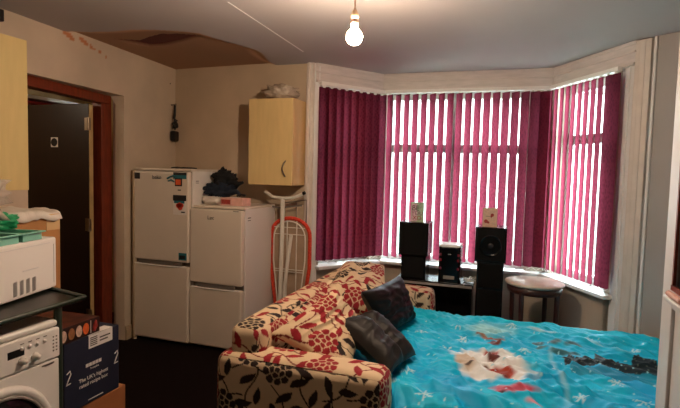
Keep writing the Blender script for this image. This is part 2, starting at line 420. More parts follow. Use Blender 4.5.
# piers at the corners and ends of the bay
def lerp(p, q, t): return (p[0]+(q[0]-p[0])*t, p[1]+(q[1]-p[1])*t)
for p, q, a, b in ((A_, B_, 0, .10), (A_, B_, .86, 1), (B_, C_, 0, .02), (B_, C_, .885, 1), (C_, D_, 0, .05), (C_, D_, .79, 1)): m.wallseg(lerp(p, q, a), lerp(p, q, b), -.22, SZ-.02 if b < 1 or q is not D_ else 0, CH)
m.wallseg(A_, lerp(A_, B_, .05), -.22, 0, SZ-.02)
struct(m.build('wall_bay', M['baywall']))
m = MB(); m.wallseg(E_, (1.52, 3.18), -.15, 0, CH+.03); struct(m.build('wall_recess', M['graywall']))
m = MB(); m.b2((1.5, -1.6, 0), (1.62, 3.25, CH+.03)); struct(m.build('wall_right', M['graywall']))
m = MB(); m.b2((-2.75, -1.62, 0), (1.62, -1.5, CH+.03)); struct(m.build('wall_rear', M['wallback']))
# jamb casings
m = MB(); m.wallseg((-1.69, 3.975), (-1.615, 3.972), -.05, 0, CH); m.wallseg((-1.675, 3.955), (-1.645, 3.954), -.05, 0, CH)
struct(m.build('trim_1', M['creamtrim'], bev=.006))
m = MB(); m.wallseg((-1.61, 3.985), (-1.575, 4.02), -.06, 0, CH); struct(m.build('trim_2', M['gloss'], bev=.004))
m = MB(); m.wallseg(lerp(C_, D_, .865), D_, .012, 0, CH); m.wallseg(lerp(C_, D_, .93), lerp(C_, D_, .95), .02, 0, CH); struct(m.build('trim_3', M['gloss'], bev=.004))
m = MB(); m.wallseg((.775, 3.822), (.855, 3.755), -.06, 0, CH-.005); m.wallseg((.795, 3.800), (.825, 3.775), -.05, 0, CH-.005); struct(m.build('trim_4', M['creamtrim'], bev=.005))
m = MB(); m.wallseg((.868, 3.75), (.882, 3.738), -.05, 0, CH); struct(m.build('trim_5', M['gloss'], bev=.003))
# pelmet boards over the bay
m = MB()
def inset(p, q, d):
    v = Vector((q[0]-p[0], q[1]-p[1])); n = Vector((v.y, -v.x)).normalized()*d
    return (p[0]+n.x, p[1]+n.y), (q[0]+n.x, q[1]+n.y)
for p, q in ((A_, B_), (B_, C_), (C_, D_)):
    p1, q1 = inset(p, q, 0)
    m.wallseg(p1, q1, .022, 2.26, 2.40); m.wallseg(p1, q1, .035, 2.34, 2.352); m.wallseg(p1, q1, .04, 2.255, 2.275)
    m.wallseg(p1, q1, .03, 2.395, CH)
struct(m.build('trim_6', M['pelmet'], bev=.003))
m = MB(); m.box((-1.548, 3.03, CH-.001), (.006, 1.15, .003), rz=.027); struct(m.build('trim_7', M['gloss']))
# windows
def window(n, p, q, tr, t0=.02, t1=.98, mull=()):
    root = bpy.data.objects.new('window_%d' % n, None); COL.objects.link(root); struct(root)
    a, b = lerp(p, q, t0), lerp(p, q, t1); L = Vector((b[0]-a[0], b[1]-a[1])).length
    fm = MB(); aa, bb = inset(a, b, -.10)
    fm.wallseg(aa, bb, -.06, SZ-.02, SZ+.06); fm.wallseg(aa, bb, -.06, HZ-.07, HZ)
    fm.wallseg(aa, bb, -.06, tr-.04, tr+.04)
    for t in (0, 1)+tuple(mull):
        w = .06/L; lo, hi = max(0, t-w/2 if 0 < t < 1 else t-w), min(1, t+w/2 if 0 < t < 1 else t+w)
        fm.wallseg(lerp(aa, bb, lo), lerp(aa, bb, hi), -.062, SZ, HZ)
    fm.build('window_frame', M['upvc'], root, bev=.006)
    g = MB(); g1, g2 = inset(a, b, -.125); g.wallseg(g1, g2, -.006, SZ, HZ); g.build('glass', M['glass'], root)
    s = MB(); s1, s2 = inset(p, q, .085)
    if n == 1: s1 = (s1[0]+.02, s1[1]+.02)
    if n == 3: s2 = lerp(s1, s2, .90)
    s.wallseg(s1, s2, -.17, SZ-.03, SZ); s.build('window_sill', M['gloss'], root, bev=.008, seg=3)
    return root
window(1, A_, B_, 1.73, t0=.09, t1=.87, mull=(.45,)); window(2, B_, C_, 1.73, t1=.89, mull=(.5,)); window(3, C_, D_, 1.80, t0=.04, t1=.80)
# corner posts between the panes
m = MB()
for c0 in (B_, C_): m.lathe([(.075, SZ), (.075, HZ)], (c0[0]+(.0 if c0 is B_ else .0), c0[1]+.11, 0), 12)
struct(m.build('trim_8', M['upvc']))
# skirtings and pipe by the fridge
m = MB(); m.wallseg((wl(3.37)+.0, 3.315), (wl(4.0), 4.0), .018, 0, .12); m.wallseg((wl(3.37), 3.315), (wl(4.0), 4.0), .024, .0, .09)
struct(m.build('baseboard_left', M['skirting'], bev=.004))
m = MB(); m.tube([(wl(3.36)+.045, 3.385, 0), (wl(3.36)+.045, 3.385, 1.46)], .018); struct(m.build('trim_9', M['skirting']))
# door opening lining, leaf, hall
dr = bpy.data.objects.new('door_1', None); COL.objects.link(dr); struct(dr)
xw = lambda y: wl(y)
m = MB()
XF = -.115
m.wallseg((xw(DY1)-.13, DY1-.11), (xw(DY1)-.13, DY1), -.10, 0, DH)      # right jamb
m.wallseg((xw(DY0)-.13, DY0), (xw(DY0)-.13, DY0+.1), -.10, 0, DH)
m.wallseg((xw(DY0)-.05, DY0), (xw(DY1)-.13, DY1), -.10, DH-.07, DH+.0)
m.build('door_frame', M['doorframe'], dr, bev=.004)
hy = DY1-.15; hx = xw(DY1)-.18
m = MB(); m.b2((hx-.78, hy-.044, .01), (hx-.0, hy, 1.985)); leaf = m.build('door_leaf', M['doorleaf'], dr, bev=.003)
m = MB(); m.b2((hx+.0005, hy-.040, .012), (hx+.006, hy-.004, 1.98)); m.build('door_edge', M['edgewood'], leaf)
for z in (1.82, 1.0, .25):
    m = MB(); m.b2((hx-.035, hy-.05, z-.05), (hx+.025, hy-.043, z+.05)); m.tube([(hx+.008, hy-.054, z-.052), (hx+.008, hy-.054, z+.052)], .009); m.build('hinge', M['brass'], leaf)
m = MB(); m.b2((-3.625, hy-.047, 1.632), (-3.550, hy-.0445, 1.712)); sg = m.build('fire_door_sign', M['stk_white'], leaf)
m = MB(); m.lathe([(.034, 0), (.034, .002)], (-3.5875, hy-.0495, 1.672), 24, ax='Y'); m.build('sign_disc', M['stk_black'], sg)
# the hall beyond
m = MB(); m.b2((-4.75, 1.5, 0), (-4.6, 4.9, 2.45)); m.b2((-4.75, 4.4, 0), (-3.3, 4.55, 2.45)); m.b2((-4.75, 1.0, 0), (-3.05, 1.5, 2.45)); struct(m.build('wall_hall', M['hallwall']))
m = MB(); m.b2((-4.75, 1.0, 2.42), (-3.2, 4.9, 2.5)); struct(m.build('ceiling_hall', M['hallwall']))
t = thing('coat_rail', 'white shelf board with dark coats hanging under it, seen over the open brown door', 'coat rail', (-4.35, 3.5, 0))
m = MB(); m.b2((-.25, -.6, 2.10), (.12, .55, 2.13)); m.build('shelf_board', M['stk_white'], t)
m = MB(); m.b2((-.25, -.6, 2.05), (.125, .55, 2.075)); m.build('red_rail', M['redcloth'], t)
for i in range(4):
    vs, fs = lump((.07, .08, .45), 40+i, .2, 2.5, 3); o = raw('coat', [tuple(v) for v in vs], fs, M['blackmatt'], t); o.location = (.0, -.42+i*.22, 1.20)
m = MB()
for (yy, xx) in ((3.95, -3.75), (4.1, -3.55)): m.b2((xx-.03, yy-.03, 0), (xx+.03, yy+.03, 2.4))
tag(m.build('timber_frame', M['edgewood'], loc=(-3.65, 4.0, 0)), 'pale timber uprights standing in the hall beyond the brown door', 'timber')

# ------------------------------------------------------------------ vertical blinds
VZ0, VZ1 = .70, 2.215
def vane_mesh():
    w, n = .089, 5; V = []; F = []
    zs = [VZ0, VZ0+.03, 1.4, VZ1]
    for z in zs:
        for i in range(n): a = -1+2*i/(n-1); V.append((a*w/2, .007*(1-a*a), z))
    for k in range(len(zs)-1):
        for i in range(n-1): F.append((k*n+i, k*n+i+1, (k+1)*n+i+1, (k+1)*n+i))
    me = bpy.data.meshes.new('vane'); me.from_pydata(V, [], F); me.polygons.foreach_set('use_smooth', [True]*len(F)); me.materials.append(M['vane']); return me
VM = vane_mesh()
_c = MB().box((0, 0, VZ1+.006), (.022, .012, .026)).build('clip', M['whitep']); CM = _c.data; bpy.data.objects.remove(_c)
def blind(label, p, q, d, ang, t0=.0, t1=1.0, extra={}):
    a, b = inset(p, q, d); a, b = lerp(a, b, t0), lerp(a, b, t1); a = Vector(a); b = Vector(b); L = (b-a).length; u = (b-a)/L; phi = math.atan2(u.y, u.x)
    t = thing('vertical_blind', label, 'blind', (a.x, a.y, 0), phi, 'crimson vertical blinds in the bay window')
    m = MB(); m.b2((0, -.02, VZ1+.012), (L, .02, VZ1+.042)); m.build('headrail', M['whitep'], t, bev=.003)
    n = int(round(L/.0775)); sp = L/n
    tipz = VZ0
    for i in range(n):
        o = bpy.data.objects.new('vane', VM); COL.objects.link(o); o.parent = t
        an = ang(i, n) if callable(ang) else ang
        o.location = ((i+.5)*sp, -.0, 0); o.rotation_euler = (0, 0, radians(an)-phi)
        k = bpy.data.objects.new('clip', CM); COL.objects.link(k); k.parent = o
    ch = MB()
    an0 = radians(ang(0, n) if callable(ang) else ang)-phi
    for s in (-1, 1):
        path = []
        for i in range(n):
            an = radians(ang(i, n) if callable(ang) else ang)-phi
            ex, ey = s*.042*cos(an), s*.042*sin(an)
            if i:
                x0, y0, _ = path[-1]; path.append(((x0+(i+.5)*sp+ex)/2, (y0+ey)/2, VZ0-.024))
            path.append(((i+.5)*sp+ex, ey, VZ0+.003))
        ch.tube(path, .003, 5)
    ch.build('bottom_chain', M['whitep'], t)
    return t
blind('left-hand crimson vertical blind, vanes closed, in the side of the bay by the ironing board', A_, B_, .07, 20, .02, .97)
blind('wide middle crimson vertical blind, gaps showing daylight, behind the speakers', B_, C_, .08, lambda i, n: 137+min(1, max(0, (i-n*.80)/(n*.2)))*24, .035, .975)
blind('right-hand vertical blind, vanes turned open and looking pale pink, above the round table', C_, D_, .07, lambda i, n: 104 if i < n-1 else 124, .03, .915)
m = MB(); m.tube([(.735, 3.985, 2.2), (.742, 3.97, 1.4), (.735, 3.98, .72)], .004, 6); tag(m.build('blind_cord', M['whitep'], loc=(.74, 3.98, .72)), 'white blind cord hanging at the far right end of the bay', 'cord')

# ------------------------------------------------------------------ ceiling lamp
t = thing('pendant_lamp', 'bare lit bulb hanging from the ceiling on a short flex', 'lamp', (-.70, 2.2, CH))
m = MB(); m.lathe([(.0, 0), (.045, 0), (.045, -.02), (.02, -.03), (0, -.03)]); m.build('ceiling_rose', M['holder'], t)
m = MB(); m.tube([(0, 0, -.03), (0, 0, -.213)], .0038, 8); m.build('flex', M['holder'], t)
m = MB(); m.lathe([(.0, -.19), (.008, -.192), (.018, -.215), (.018, -.236), (.013, -.238), (.013, -.243), (.019, -.245), (.019, -.262), (.013, -.264), (0, -.264)], n=20); m.build('lamp_holder', M['holder'], t)
m = MB(); pr = [(.0, -.262), (.013, -.263), (.014, -.276)]+[(.037*sin(a), -.316+.037*cos(a)) for a in [pi*k/14 for k in range(3, 15)]]
m.lathe(pr, n=24); m.build('bulb', M['bulbglass'], t)

# ------------------------------------------------------------------ fridges
def fridge(name, label, X0, X1, YF, dep, Hh, split, skew=0):
    t = thing(name, label, 'fridge', ((X0+X1)/2, YF+dep/2, 0)); w = X1-X0; hy = dep/2
    P = lambda *a: a
    m = MB(); m.b2((-w/2, -hy+.05, .0), (w/2, hy, Hh-.02)); m.build('body', M['fridge2'], t, bev=.006)
    m = MB(); m.b2((-w/2, -hy+.03, Hh-.02), (w/2, hy, Hh)); m.build('top_panel', M['fridge'], t, bev=.006)
    m = MB(); m.b2((-w/2+.01, -hy+.03, .02), (w/2-.01, -hy+.055, Hh-.025)); m.build('door_seal', M['seal'], t)
    d = MB(); d.b2((-w/2, -hy-.012, split+.018), (w/2, -hy+.04, Hh-.025)); up = d.build('door', M['fridge'], t, bev=.012, seg=3)
    d = MB(); d.b2((-w/2, -hy-.012, .03), (w/2, -hy+.04, split-.018)); lo = d.build('door', M['fridge'], t, bev=.012, seg=3)
    h = MB(); h.b2((-w/2+.07, -hy-.004, split-.016), (w/2-.07, -hy+.03, split+.016)); h.build('handle_recess', M['seal'], t)
    h = MB(); h.tube([(-w/2+.02, -hy-.008, split-.017), (-w*.2, -hy-.015, split-.022), (w*.2, -hy-.015, split-.022), (w/2-.02, -hy-.008, split-.017)], .006, 8); h.build('handle', M['whitep'], lo)
    h = MB(); h.b2((-w/2+.02, -hy+.06, 0), (w/2-.02, -hy+.1, .03)); h.build('plinth', M['seal'], t)
    return t, up, lo, w, hy
t, up, lo, w, hy = fridge('fridge_freezer', 'tall white fridge freezer with stickers on its upper door, in the corner', -3.025, -2.455, 3.385, .58, 1.478, .685)
fx, fy = -2.74, 3.385+.29
yy = -hy-.0130
def sticker(x0, x1, z0, z1, mk, name='sticker', dy=0, par=up, X=fx, y=None):
    m = MB(); yb = yy if y is None else y
    m.b2((x0-X, yb-.001-dy, z0), (x1-X, yb-dy+.001, z1)); return m.build(name, M[mk], par)
sticker(-2.995, -2.938, 1.385, 1.437, 'stk_black')
s = sticker(-2.60, -2.473, 1.395, 1.425, 'stk_teal'); 
s = MB(); s.tube([(-2.66-fx, yy-.002, 1.395), (-2.63-fx, yy-.002, 1.41), (-2.60-fx, yy-.002, 1.42), (-2.57-fx, yy-.002, 1.405)], .007, 6); s.tube([(-2.65-fx, yy-.002, 1.375), (-2.62-fx, yy-.002, 1.385), (-2.59-fx, yy-.002, 1.37)], .006, 6); s.build('magnet', M['stk_teal'], up)
sticker(-2.60, -2.472, 1.425, 1.447, 'stk_black')
sticker(-2.583, -2.515, 1.335, 1.40, 'stk_black', dy=.001); sticker(-2.575, -2.525, 1.345, 1.39, 'stk_orange', dy=.003)
MB().b2((-2.555-fx, yy-.0015, 1.298), (-2.525-fx, yy+.0005, 1.308)).build('sticker', M['greyt'], up)
sticker(-2.60, -2.472, 1.10, 1.262, 'stk_white'); sticker(-2.60, -2.472, 1.215, 1.262, 'stk_black', dy=.002); sticker(-2.59, -2.49, 1.195, 1.215, 'stk_teal', dy=.002)
m = MB()
for i, (a, b, r) in enumerate([(-2.55, 1.175, .02), (-2.53, 1.16, .022), (-2.515, 1.178, .018), (-2.535, 1.185, .018)]): m.lathe([(r, 0), (r, .003)], (a-fx, yy-.005, b), 12, ax='Y')
m.build('sticker_print', M['stk_red'], up)
MB().b2((-2.52-fx, yy-.0045, 1.118), (-2.485-fx, yy-.001, 1.128)).build('sticker_print', M['stk_black'], up)
sticker(-2.545, -2.468, .725, .785, 'stk_teal'); sticker(-2.535, -2.48, .735, .765, 'stk_black', dy=.002)
text('maker_name', 'beko', .046, (-2.765-fx, yy-.001, 1.403), (1, 0, 0), (0, 0, 1), M['greyt'], up)
m = MB(); m.b2((w/2, -hy+.09, 1.375), (w/2+.001, -hy+.13, 1.381)); m.b2((w/2, -hy+.09, 1.36), (w/2+.001, -hy+.13, 1.365)); m.build('side_label', M['greyt'], t)
# things lying on the fridge
m = MB(); m.tube([(0, 0, .006), (.05, .02, .012), (.11, -.01, .008), (.17, .03, .01), (.24, .02, .006)], .006, 6); m.tube([(.02, .03, .005), (.09, .05, .012), (.2, .0, .006)], .005, 6)
o = m.build('cable', M['black']); o.location = (-2.72, 3.50, 1.478); tag(o, 'thin black cable lying on top of the tall fridge freezer', 'cable')
t, up, lo, w, hy = fridge('fridge_freezer', 'shorter white fridge freezer holding clothes and a pink box, beside the tall one', -2.450, -1.965, 3.40, .57, 1.183, .532)
fx2 = (-2.450-1.965)/2; yy2 = -hy-.013
text('maker_name', 'Lec', .045, (-2.25-fx2, yy2-.001, 1.09), (1, 0, 0), (0, 0, 1), M['greyt'], up)
m = MB(); m.b2((w/2-.08, yy2-.001, 1.148), (w/2-.03, yy2+.001, 1.153)); m.build('door_mark', M['greyt'], up)
m = MB(); m.b2((w/2, -hy+.08, 1.09), (w/2+.001, -hy+.13, 1.098)); m.b2((w/2, -hy+.08, 1.07), (w/2+.001, -hy+.13, 1.076)); m.build('side_label', M['greyt'], t)
# clothes heap: separate garments
G = 'clothes piled on the shorter fridge'
o = lumpobj('folded_cloth', (.11, .09, .04), 3, M['whitecloth'], (-2.36, 3.62, 1.183), amp=.3, ridge=True); tag(o, 'white cloth at the bottom of the heap on the shorter fridge', 'cloth', G)
o = lumpobj('knitted_hat', (.11, .08, .065), 5, M['navy'], (-2.33, 3.66, 1.225), amp=.5, ridge=True, rz=.5); tag(o, 'navy garment in the middle of the heap on the shorter fridge', 'clothes', G)
o = lumpobj('black_garment', (.085, .07, .085), 9, M['blackmatt'], (-2.33, 3.70, 1.30), amp=.6, ridge=True, rz=.4); tag(o, 'black garment on top of the heap on the shorter fridge', 'clothes', G)
m = MB(); m.tube([(0, 0, .0), (.07, .0, .02), (.12, .01, .0), (.17, .0, .015)], [.03, .026, .022, .012], 8); o = m.build('black_sleeve', M['blackmatt']); o.location = (-2.19, 3.80, 1.335); o.parent = bpy.data.objects['black_garment']; o.location = (.03, -.02, .06)
m = MB(); m.tube([(0, 0, .0), (.06, .0, -.01), (.12, .01, .0), (.16, .0, -.03)], [.03, .026, .022, .014], 8); o = m.build('sleeve', M['navy']); o.parent = bpy.data.objects['knitted_hat']; o.location = (.04, -.02, .07)
bpy.data.objects['knitted_hat'].name = 'navy_garment'
t = thing('tissue_box', 'pink and white flat box on top of the shorter fridge freezer', 'box', (-2.15, 3.60, 1.183), -.08)
m = MB(); m.b2((-.11, -.06, 0), (.11, .06, .065)); m.build('carton', M['pink'], t, bev=.003)
m = MB(); m.b2((-.10, -.0615, .012), (-.01, -.0595, .05)); m.build('side_print', M['redp'], t)
m = MB(); m.b2((-.04, -.02, .065), (.03, .03, .068)); m.build('opening', M['stk_white'], t)
m = MB(); m.tube([(-.03, 0, 0), (0, .0, .012), (.05, 0, .006)], .009, 8); o = m.build('hair_clip', M['black']); o.location = (-2.12, 3.62, 1.262); tag(o, 'small black clip lying on the pink box', 'clip')

# ------------------------------------------------------------------ wall cabinets
t = thing('wall_cabinet', 'narrow maple wall cabinet with bow handle, beside the bay window', 'cabinet', (-1.90, 3.86, 1.36))
m = MB(); m.b2((-.205, -.12, 0), (.205, .16, .725)); m.build('carcass', M['cabwood'], t, bev=.002)
m = MB(); m.b2((-.203, -.14, .002), (.203, -.122, .723)); dd = m.build('door', M['cab'], t, bev=.002)
dd.data.materials[0] = mat('cabinet door laminate', '#ddbf84', .5, var=.06, vscale=5, stretch=(6, 6, 1))
m = MB(); m.tube([(.145, -.14, .075), (.140, -.16, .095), (.128, -.168, .13), (.128, -.168, .15), (.140, -.16, .185), (.145, -.14, .205)], .006, 8); m.build('handle', M['chrome'], dd)
o = lumpobj('plastic_wrapped_bundle', (.14, .10, .06), 12, mat('crumpled silver film', '#b9a896', .25, var=.3, vscale=20), (-1.87, 3.86, 2.086), amp=.45, ridge=True, fr=5); tag(o, 'crumpled silvery plastic bundle on top of the narrow wall cabinet', 'bundle')
xb = -2.74
t = thing('wall_cabinet', 'large cream wall cabinet at the left edge, above the microwave', 'cabinet', (-2.87, 1.75, 1.325))
m = MB(); m.b2((-.085, -.45, 0), (.11, .45, .89)); m.build('carcass', M['cab'], t, bev=.002)
for k in (0, 1):
    m = MB(); m.b2((.11, -.45+.45*k+.001, .001), (.13, .45*k-.001, .889)); dd = m.build('door', M['cab'], t, bev=.002)
    m = MB(); yq = -.40+.80*k if k == 0 else .05
    m.tube([(.13, yq, .07), (.155, yq, .09), (.16, yq, .13), (.155, yq, .17), (.13, yq, .19)], .005, 8); m.build('handle', M['chrome'], dd)
t = thing('alarm_box', 'small black box with a white dot high on the left wall above the cream cabinet', 'alarm', (-2.915, 2.12, 2.325))
m = MB(); m.b2((-.05, -.07, 0), (.035, .05, .07)); m.build('casing', M['black'], t, bev=.006)
m = MB(); m.lathe([(.014, 0), (.014, .003)], (.035, .0, .035), 14, ax='X'); m.build('dot', M['stk_white'], t)

# black charger hanging on a nail near the corner
t = thing('hanging_charger', 'black plug and tangled lead hanging from a nail near the corner of the walls', 'charger', (-3.06, 3.985, 1.74))
m = MB(); m.b2((-.025, -.04, 0), (.025, .04, .10)); m.build('plug', M['black'], t, bev=.014)
m = MB(); m.tube([(0, 0, .11), (.01, .02, .16), (.0, -.015, .18), (.01, .03, .20), (.0, -.02, .22), (0, -.006, .27), (0, 0, .345), (0, .010, .34), (0, .006, .25), (.008, -.02, .17), (.01, .03, .14), (0, .0, .16)], .0075, 8); m.tube([(0, -.03, .16), (.01, 0, .19), (.0, .035, .165), (.01, .02, .14), (0, -.02, .13), (.01, -.03, .17), (0, .04, .15)], .013, 8); m.build('lead', M['black'], t)
m = MB(); m.lathe([(.005, -.045), (.005, .01), (.01, .012)], (0, .003, .35), 10, ax='X'); m.build('nail', M['chrome'], t)
m = MB(); m.lathe([(.006, 0), (.006, .006)], (wl(4.0)+.001, 3.97, 2.29), 8, ax='X'); o = m.build('nail', M['black'], loc=(wl(4.0), 3.97, 2.29)); tag(o, 'small dark nail in the corner just below the damp ceiling patch', 'nail')

# ------------------------------------------------------------------ ironing board leaning on the back wall
t = thing('ironing_board', 'folded ironing board with red spotted cover standing on end against the wall', 'ironing board', (-1.785, 3.87, 0))
def outline(w, z0, z1, n=14):
    pts = [(-w*.55, z0), (-w*.8, z0+.35), (-w, z0+.6)]
    for k in range(n+1):
        a = pi-pi*k/n; pts.append((w*cos(a)*(1 if abs(cos(a)) < 2 else 1), z1-.17+.17*abs(sin(a))**.8))
    pts += [(w, z0+.6), (w*.8, z0+.35), (w*.55, z0)]; return pts
po = outline(.185, .04, 1.07); 
def zprism(m, pts, y0, y1):
    n = len(pts); vs = [(x, y0, z) for x, z in pts]+[(x, y1, z) for x, z in pts]
    m.add(vs, [tuple(range(n)), tuple(range(n, 2*n))[::-1]]+[(i, (i+1) % n, n+(i+1) % n, n+i) for i in range(n)]); return m
m = MB(); zprism(m, po, .045, .075); m.build('board', M['boardmesh'], t)
m = MB(); m.tube([(x, .045, z) for x, z in po]+[(po[0][0], .045, po[0][1])], .017, 8); m.build('cover_edge', mat('red spotted cover', '#e2452e', .8, var=.35, vscale=70), t)
m = MB()
pi_ = outline(.150, .10, 1.045); m.tube([(x, .022, z) for x, z in pi_], .006, 8)
for z in (.62, .60, .93, .99): m.tube([(-.145, .02, z), (.145, .02, z)], .004, 6)
for x in (-.02, .07): m.tube([(x, .018, .12), (x+.0, .018, 1.05)], .0055, 8)
m.build('frame', M['whitemetal'], t)
m = MB(); m.tube([(-.055, -.01, 1.24), (-.055, -.012, .9), (-.07, .0, .3), (-.07, .0, .07)], .019, 10); m.build('leg', M['whitemetal'], t)
m = MB(); m.tube([(.035, -.02, .93), (.0, -.03, .6), (-.045, -.03, .1), (-.045, -.03, .02)], .0165, 10); m.build('leg', M['whitemetal'], t)
m = MB(); m.tube([(-.225, -.012, 1.30), (-.15, -.012, 1.253), (-.055, -.012, 1.245), (.03, -.012, 1.25), (.09, -.012, 1.27), (.145, -.012, 1.297)], .014, 10); m.build('foot_bar', M['whitemetal'], t)
m = MB(); m.tube([(.135, -.012, 1.292), (.155, -.012, 1.302)], .015, 10); m.build('foot_cap', M['black'], t)
m = MB(); m.tube([(-.09, .03, 1.05), (-.09, .03, 1.20), (.14, .06, 1.235), (.14, .06, 1.03)], .005, 8); m.tube([(.05, .05, 1.05), (.05, .05, 1.21)], .004, 8); m.tube([(-.19, .05, 1.165), (-.1, .035, 1.16), (.1, .06, 1.185)], .008, 8); m.build('iron_rest', M['seal'], t)

# ------------------------------------------------------------------ washing machine
t = thing('washing_machine', 'white front-loading washing machine at the bottom left, under the black table', 'washing machine', (-1.97, 1.187, 0))
W_ = .30; xf = .28
m = MB(); m.b2((-.27, -W_, .01), (xf-.02, W_, .83)); m.build('body', M['fridge2'], t, bev=.012, seg=3)
m = MB(); m.b2((-.27, -W_, .83), (xf-.006, W_, .858)); m.build('top', M['whitep'], t, bev=.012, seg=4)
m = MB(); m.b2((xf-.02, -W_+.003, .705), (xf, W_-.003, .828)); cp = m.build('control_panel', M['whitep'], t, bev=.008, seg=3)
m = MB(); m.b2((xf-.02, -W_+.003, .06), (xf-.003, W_-.003, .700)); m.build('front_panel', M['whitep'], t, bev=.004)
m = MB(); m.b2((xf-.001, .075, .764), (xf+.001, .14, .792)); m.build('display', M['black'], cp)
for y in (.130, .184):
    m = MB(); m.lathe([(.016, 0), (.016, .005), (.012, .007), (.011, .020), (0, .022)], (xf, y, .743), 24, ax='X'); m.build('knob', mat('knob plastic', '#e6e0d8', .4), cp)
for i in range(4): MB().lathe([(.007, 0), (.007, .004), (0, .005)], (xf, .13+.032*i, .79), 12, ax='X').build('button', M['whitep'], cp)
m = MB()
for i in range(5):
    m.b2((xf, .262, .735+.014*i), (xf+.0008, .268, .740+.014*i)); m.b2((xf, .276, .735+.014*i), (xf+.0008, .282, .740+.014*i))
    m.b2((xf, .02, .72+.016*i), (xf+.0008, .045, .725+.016*i))
for i in range(4): m.b2((xf, .125+.032*i, .806), (xf+.0008, .14+.032*i, .809))
m.b2((xf-.001, .225, .685), (xf-.0022+.001, .265, .69)); m.build('panel_print', M['greyt'], cp)
MB().b2((xf-.003, .215, .687), (xf-.002, .27, .692)).build('panel_mark', M['greyt'], t)
m = MB(); m.b2((xf, -.27, .725), (xf+.004, -.06, .81)); m.build('detergent_drawer', M['whitep'], t, bev=.004)
m = MB(); yc, zc = .03, .44
m.lathe([(.192, 0), (.196, .012), (.212, .018), (.225, .014), (.232, 0)], (xf-.003, yc, zc), 56, ax='X'); dw = m.build('door', M['whitep'], t)
m = MB(); m.lathe([(.193, 0), (.186, .012), (.11, .020), (.0, .028)], (xf-.003, yc, zc), 40, ax='X'); m.build('door_glass', M['blackgloss'], dw)
m = MB(); m.lathe([(.197, .003), (.197, .016), (.187, .018), (.185, .005)], (xf-.003, yc, zc), 48, ax='X'); m.build('door_ring', M['grey'], dw)

# ------------------------------------------------------------------ black table over it, microwave and so on
t = thing('metal_table', 'black metal table with a raised rim, standing over the washing machine', 'table', (-1.95, 1.05, 0))
tp = [(.285, .54), (.30, -.6), (-.30, -.6), (-.30, .60), (.06, .595)]
def oz(p): return [(x, y) for x, y in p]
m = MB(); m.prism([(.262, .555), (.30, -.6), (-.285, -.6), (-.285, .62), (.04, .60)], .905, .915); m.build('table_top', M['metalblack'], t)
m = MB(); m.tube([(.262, .555, .92), (.275, .3, .92), (.30, -.6, .92), (-.285, -.6, .92), (-.285, .62, .92), (.04, .60, .92), (.262, .555, .92)], .010, 8); m.build('rim', M['darkgreen'], t)
for (x, y) in ((.245, .437), (-.265, .50), (.285, -.56), (-.265, -.56)):
    m = MB(); m.tube([(x, y, 0), (x, y, .907)], .0155, 12); m.build('leg', M['darkgreen'], t)
t = thing('microwave', 'white microwave with side vents standing on the black table', 'microwave', (-2.045, 1.435, .919), radians(14))
# local: face +x, length along y
m = MB(); m.b2((-.17, -.42, .006), (.17, .212, .236)); m.build('casing', M['whitep'], t, bev=.010, seg=3)
for (y, x) in ((.17, .14), (-.38, .14), (.17, -.14), (-.38, -.14)): MB().lathe([(.012, 0), (.012, .006)], (x, y, .0), 12).build('foot', M['black'], t)
m = MB()
for c0 in range(4):
    for r0 in range(7): m.box((.1703, -.045+.036*c0, .026+.0085*r0), (.002, .021, .0048), M4=Matrix.Rotation(radians(12), 3, 'X'))
m.build('vents', M['stk_black'], t)
m = MB(); m.b2((.1695, -.2, .213), (.172, .165, .216)); m.b2((.1695, .0, .115), (.172, .09, .119)); m.b2((.1695, .19, .03), (.172, .192, .205)); m.build('panel_crease', M['gloss'], t)
# tray
zt = 1.155
t = thing('plastic_tray', 'pale teal plastic tray lying on the microwave', 'tray', (-2.02, 1.405, zt), radians(12))
m = MB()
def traybox(m, x0, x1, y0, y1):
    m.b2((x0, y0, 0), (x1, y1, .004))
    for a, b in (((x0, y0), (x1, y0)), ((x1, y0), (x1, y1)), ((x1, y1), (x0, y1)), ((x0, y1), (x0, y0))):
        m.wallseg(a, b, -.005, 0, .034)
    m.b2((x0-.012, y0-.012, .032), (x1+.012, y0+.004, .038)); m.b2((x0-.012, y1-.004, .032), (x1+.012, y1+.012, .038))
    m.b2((x0-.012, y0, .032), (x0+.004, y1, .038)); m.b2((x1-.004, y0, .032), (x1+.012, y1, .038))
traybox(m, -.13, .145, -.36, .03); traybox(m, -.13, .145, .05, .16); m.build('compartments', M['teal'], t, bev=.002)
o = lumpobj('green_wrapper', (.045, .08, .035), 21, M['green'], (-2.06, 1.50, zt+.04), amp=.5, ridge=True); tag(o, 'green plastic wrapper lying in the teal tray', 'wrapper')
o = lumpobj('clear_plastic_bag', (.10, .15, .13), 23, M['bag'], (-2.02, 1.33, zt+.04), amp=.5, ridge=True, fr=4.5); tag(o, 'crumpled clear plastic bag heaped on the teal tray at the left edge', 'bag')
t = thing('cardboard_box', 'tall brown cardboard box with tape, standing behind the microwave', 'box', (-2.53, 1.74, 0))
m = MB(); m.b2((-.24, -.24, 0), (.28, .243, 1.225)); m.build('carton', M['cardb'], t, bev=.004)
m = MB(); m.b2((.279, .16, 1.14), (.2815, .240, 1.224)); m.build('tape', M['tape'], t)
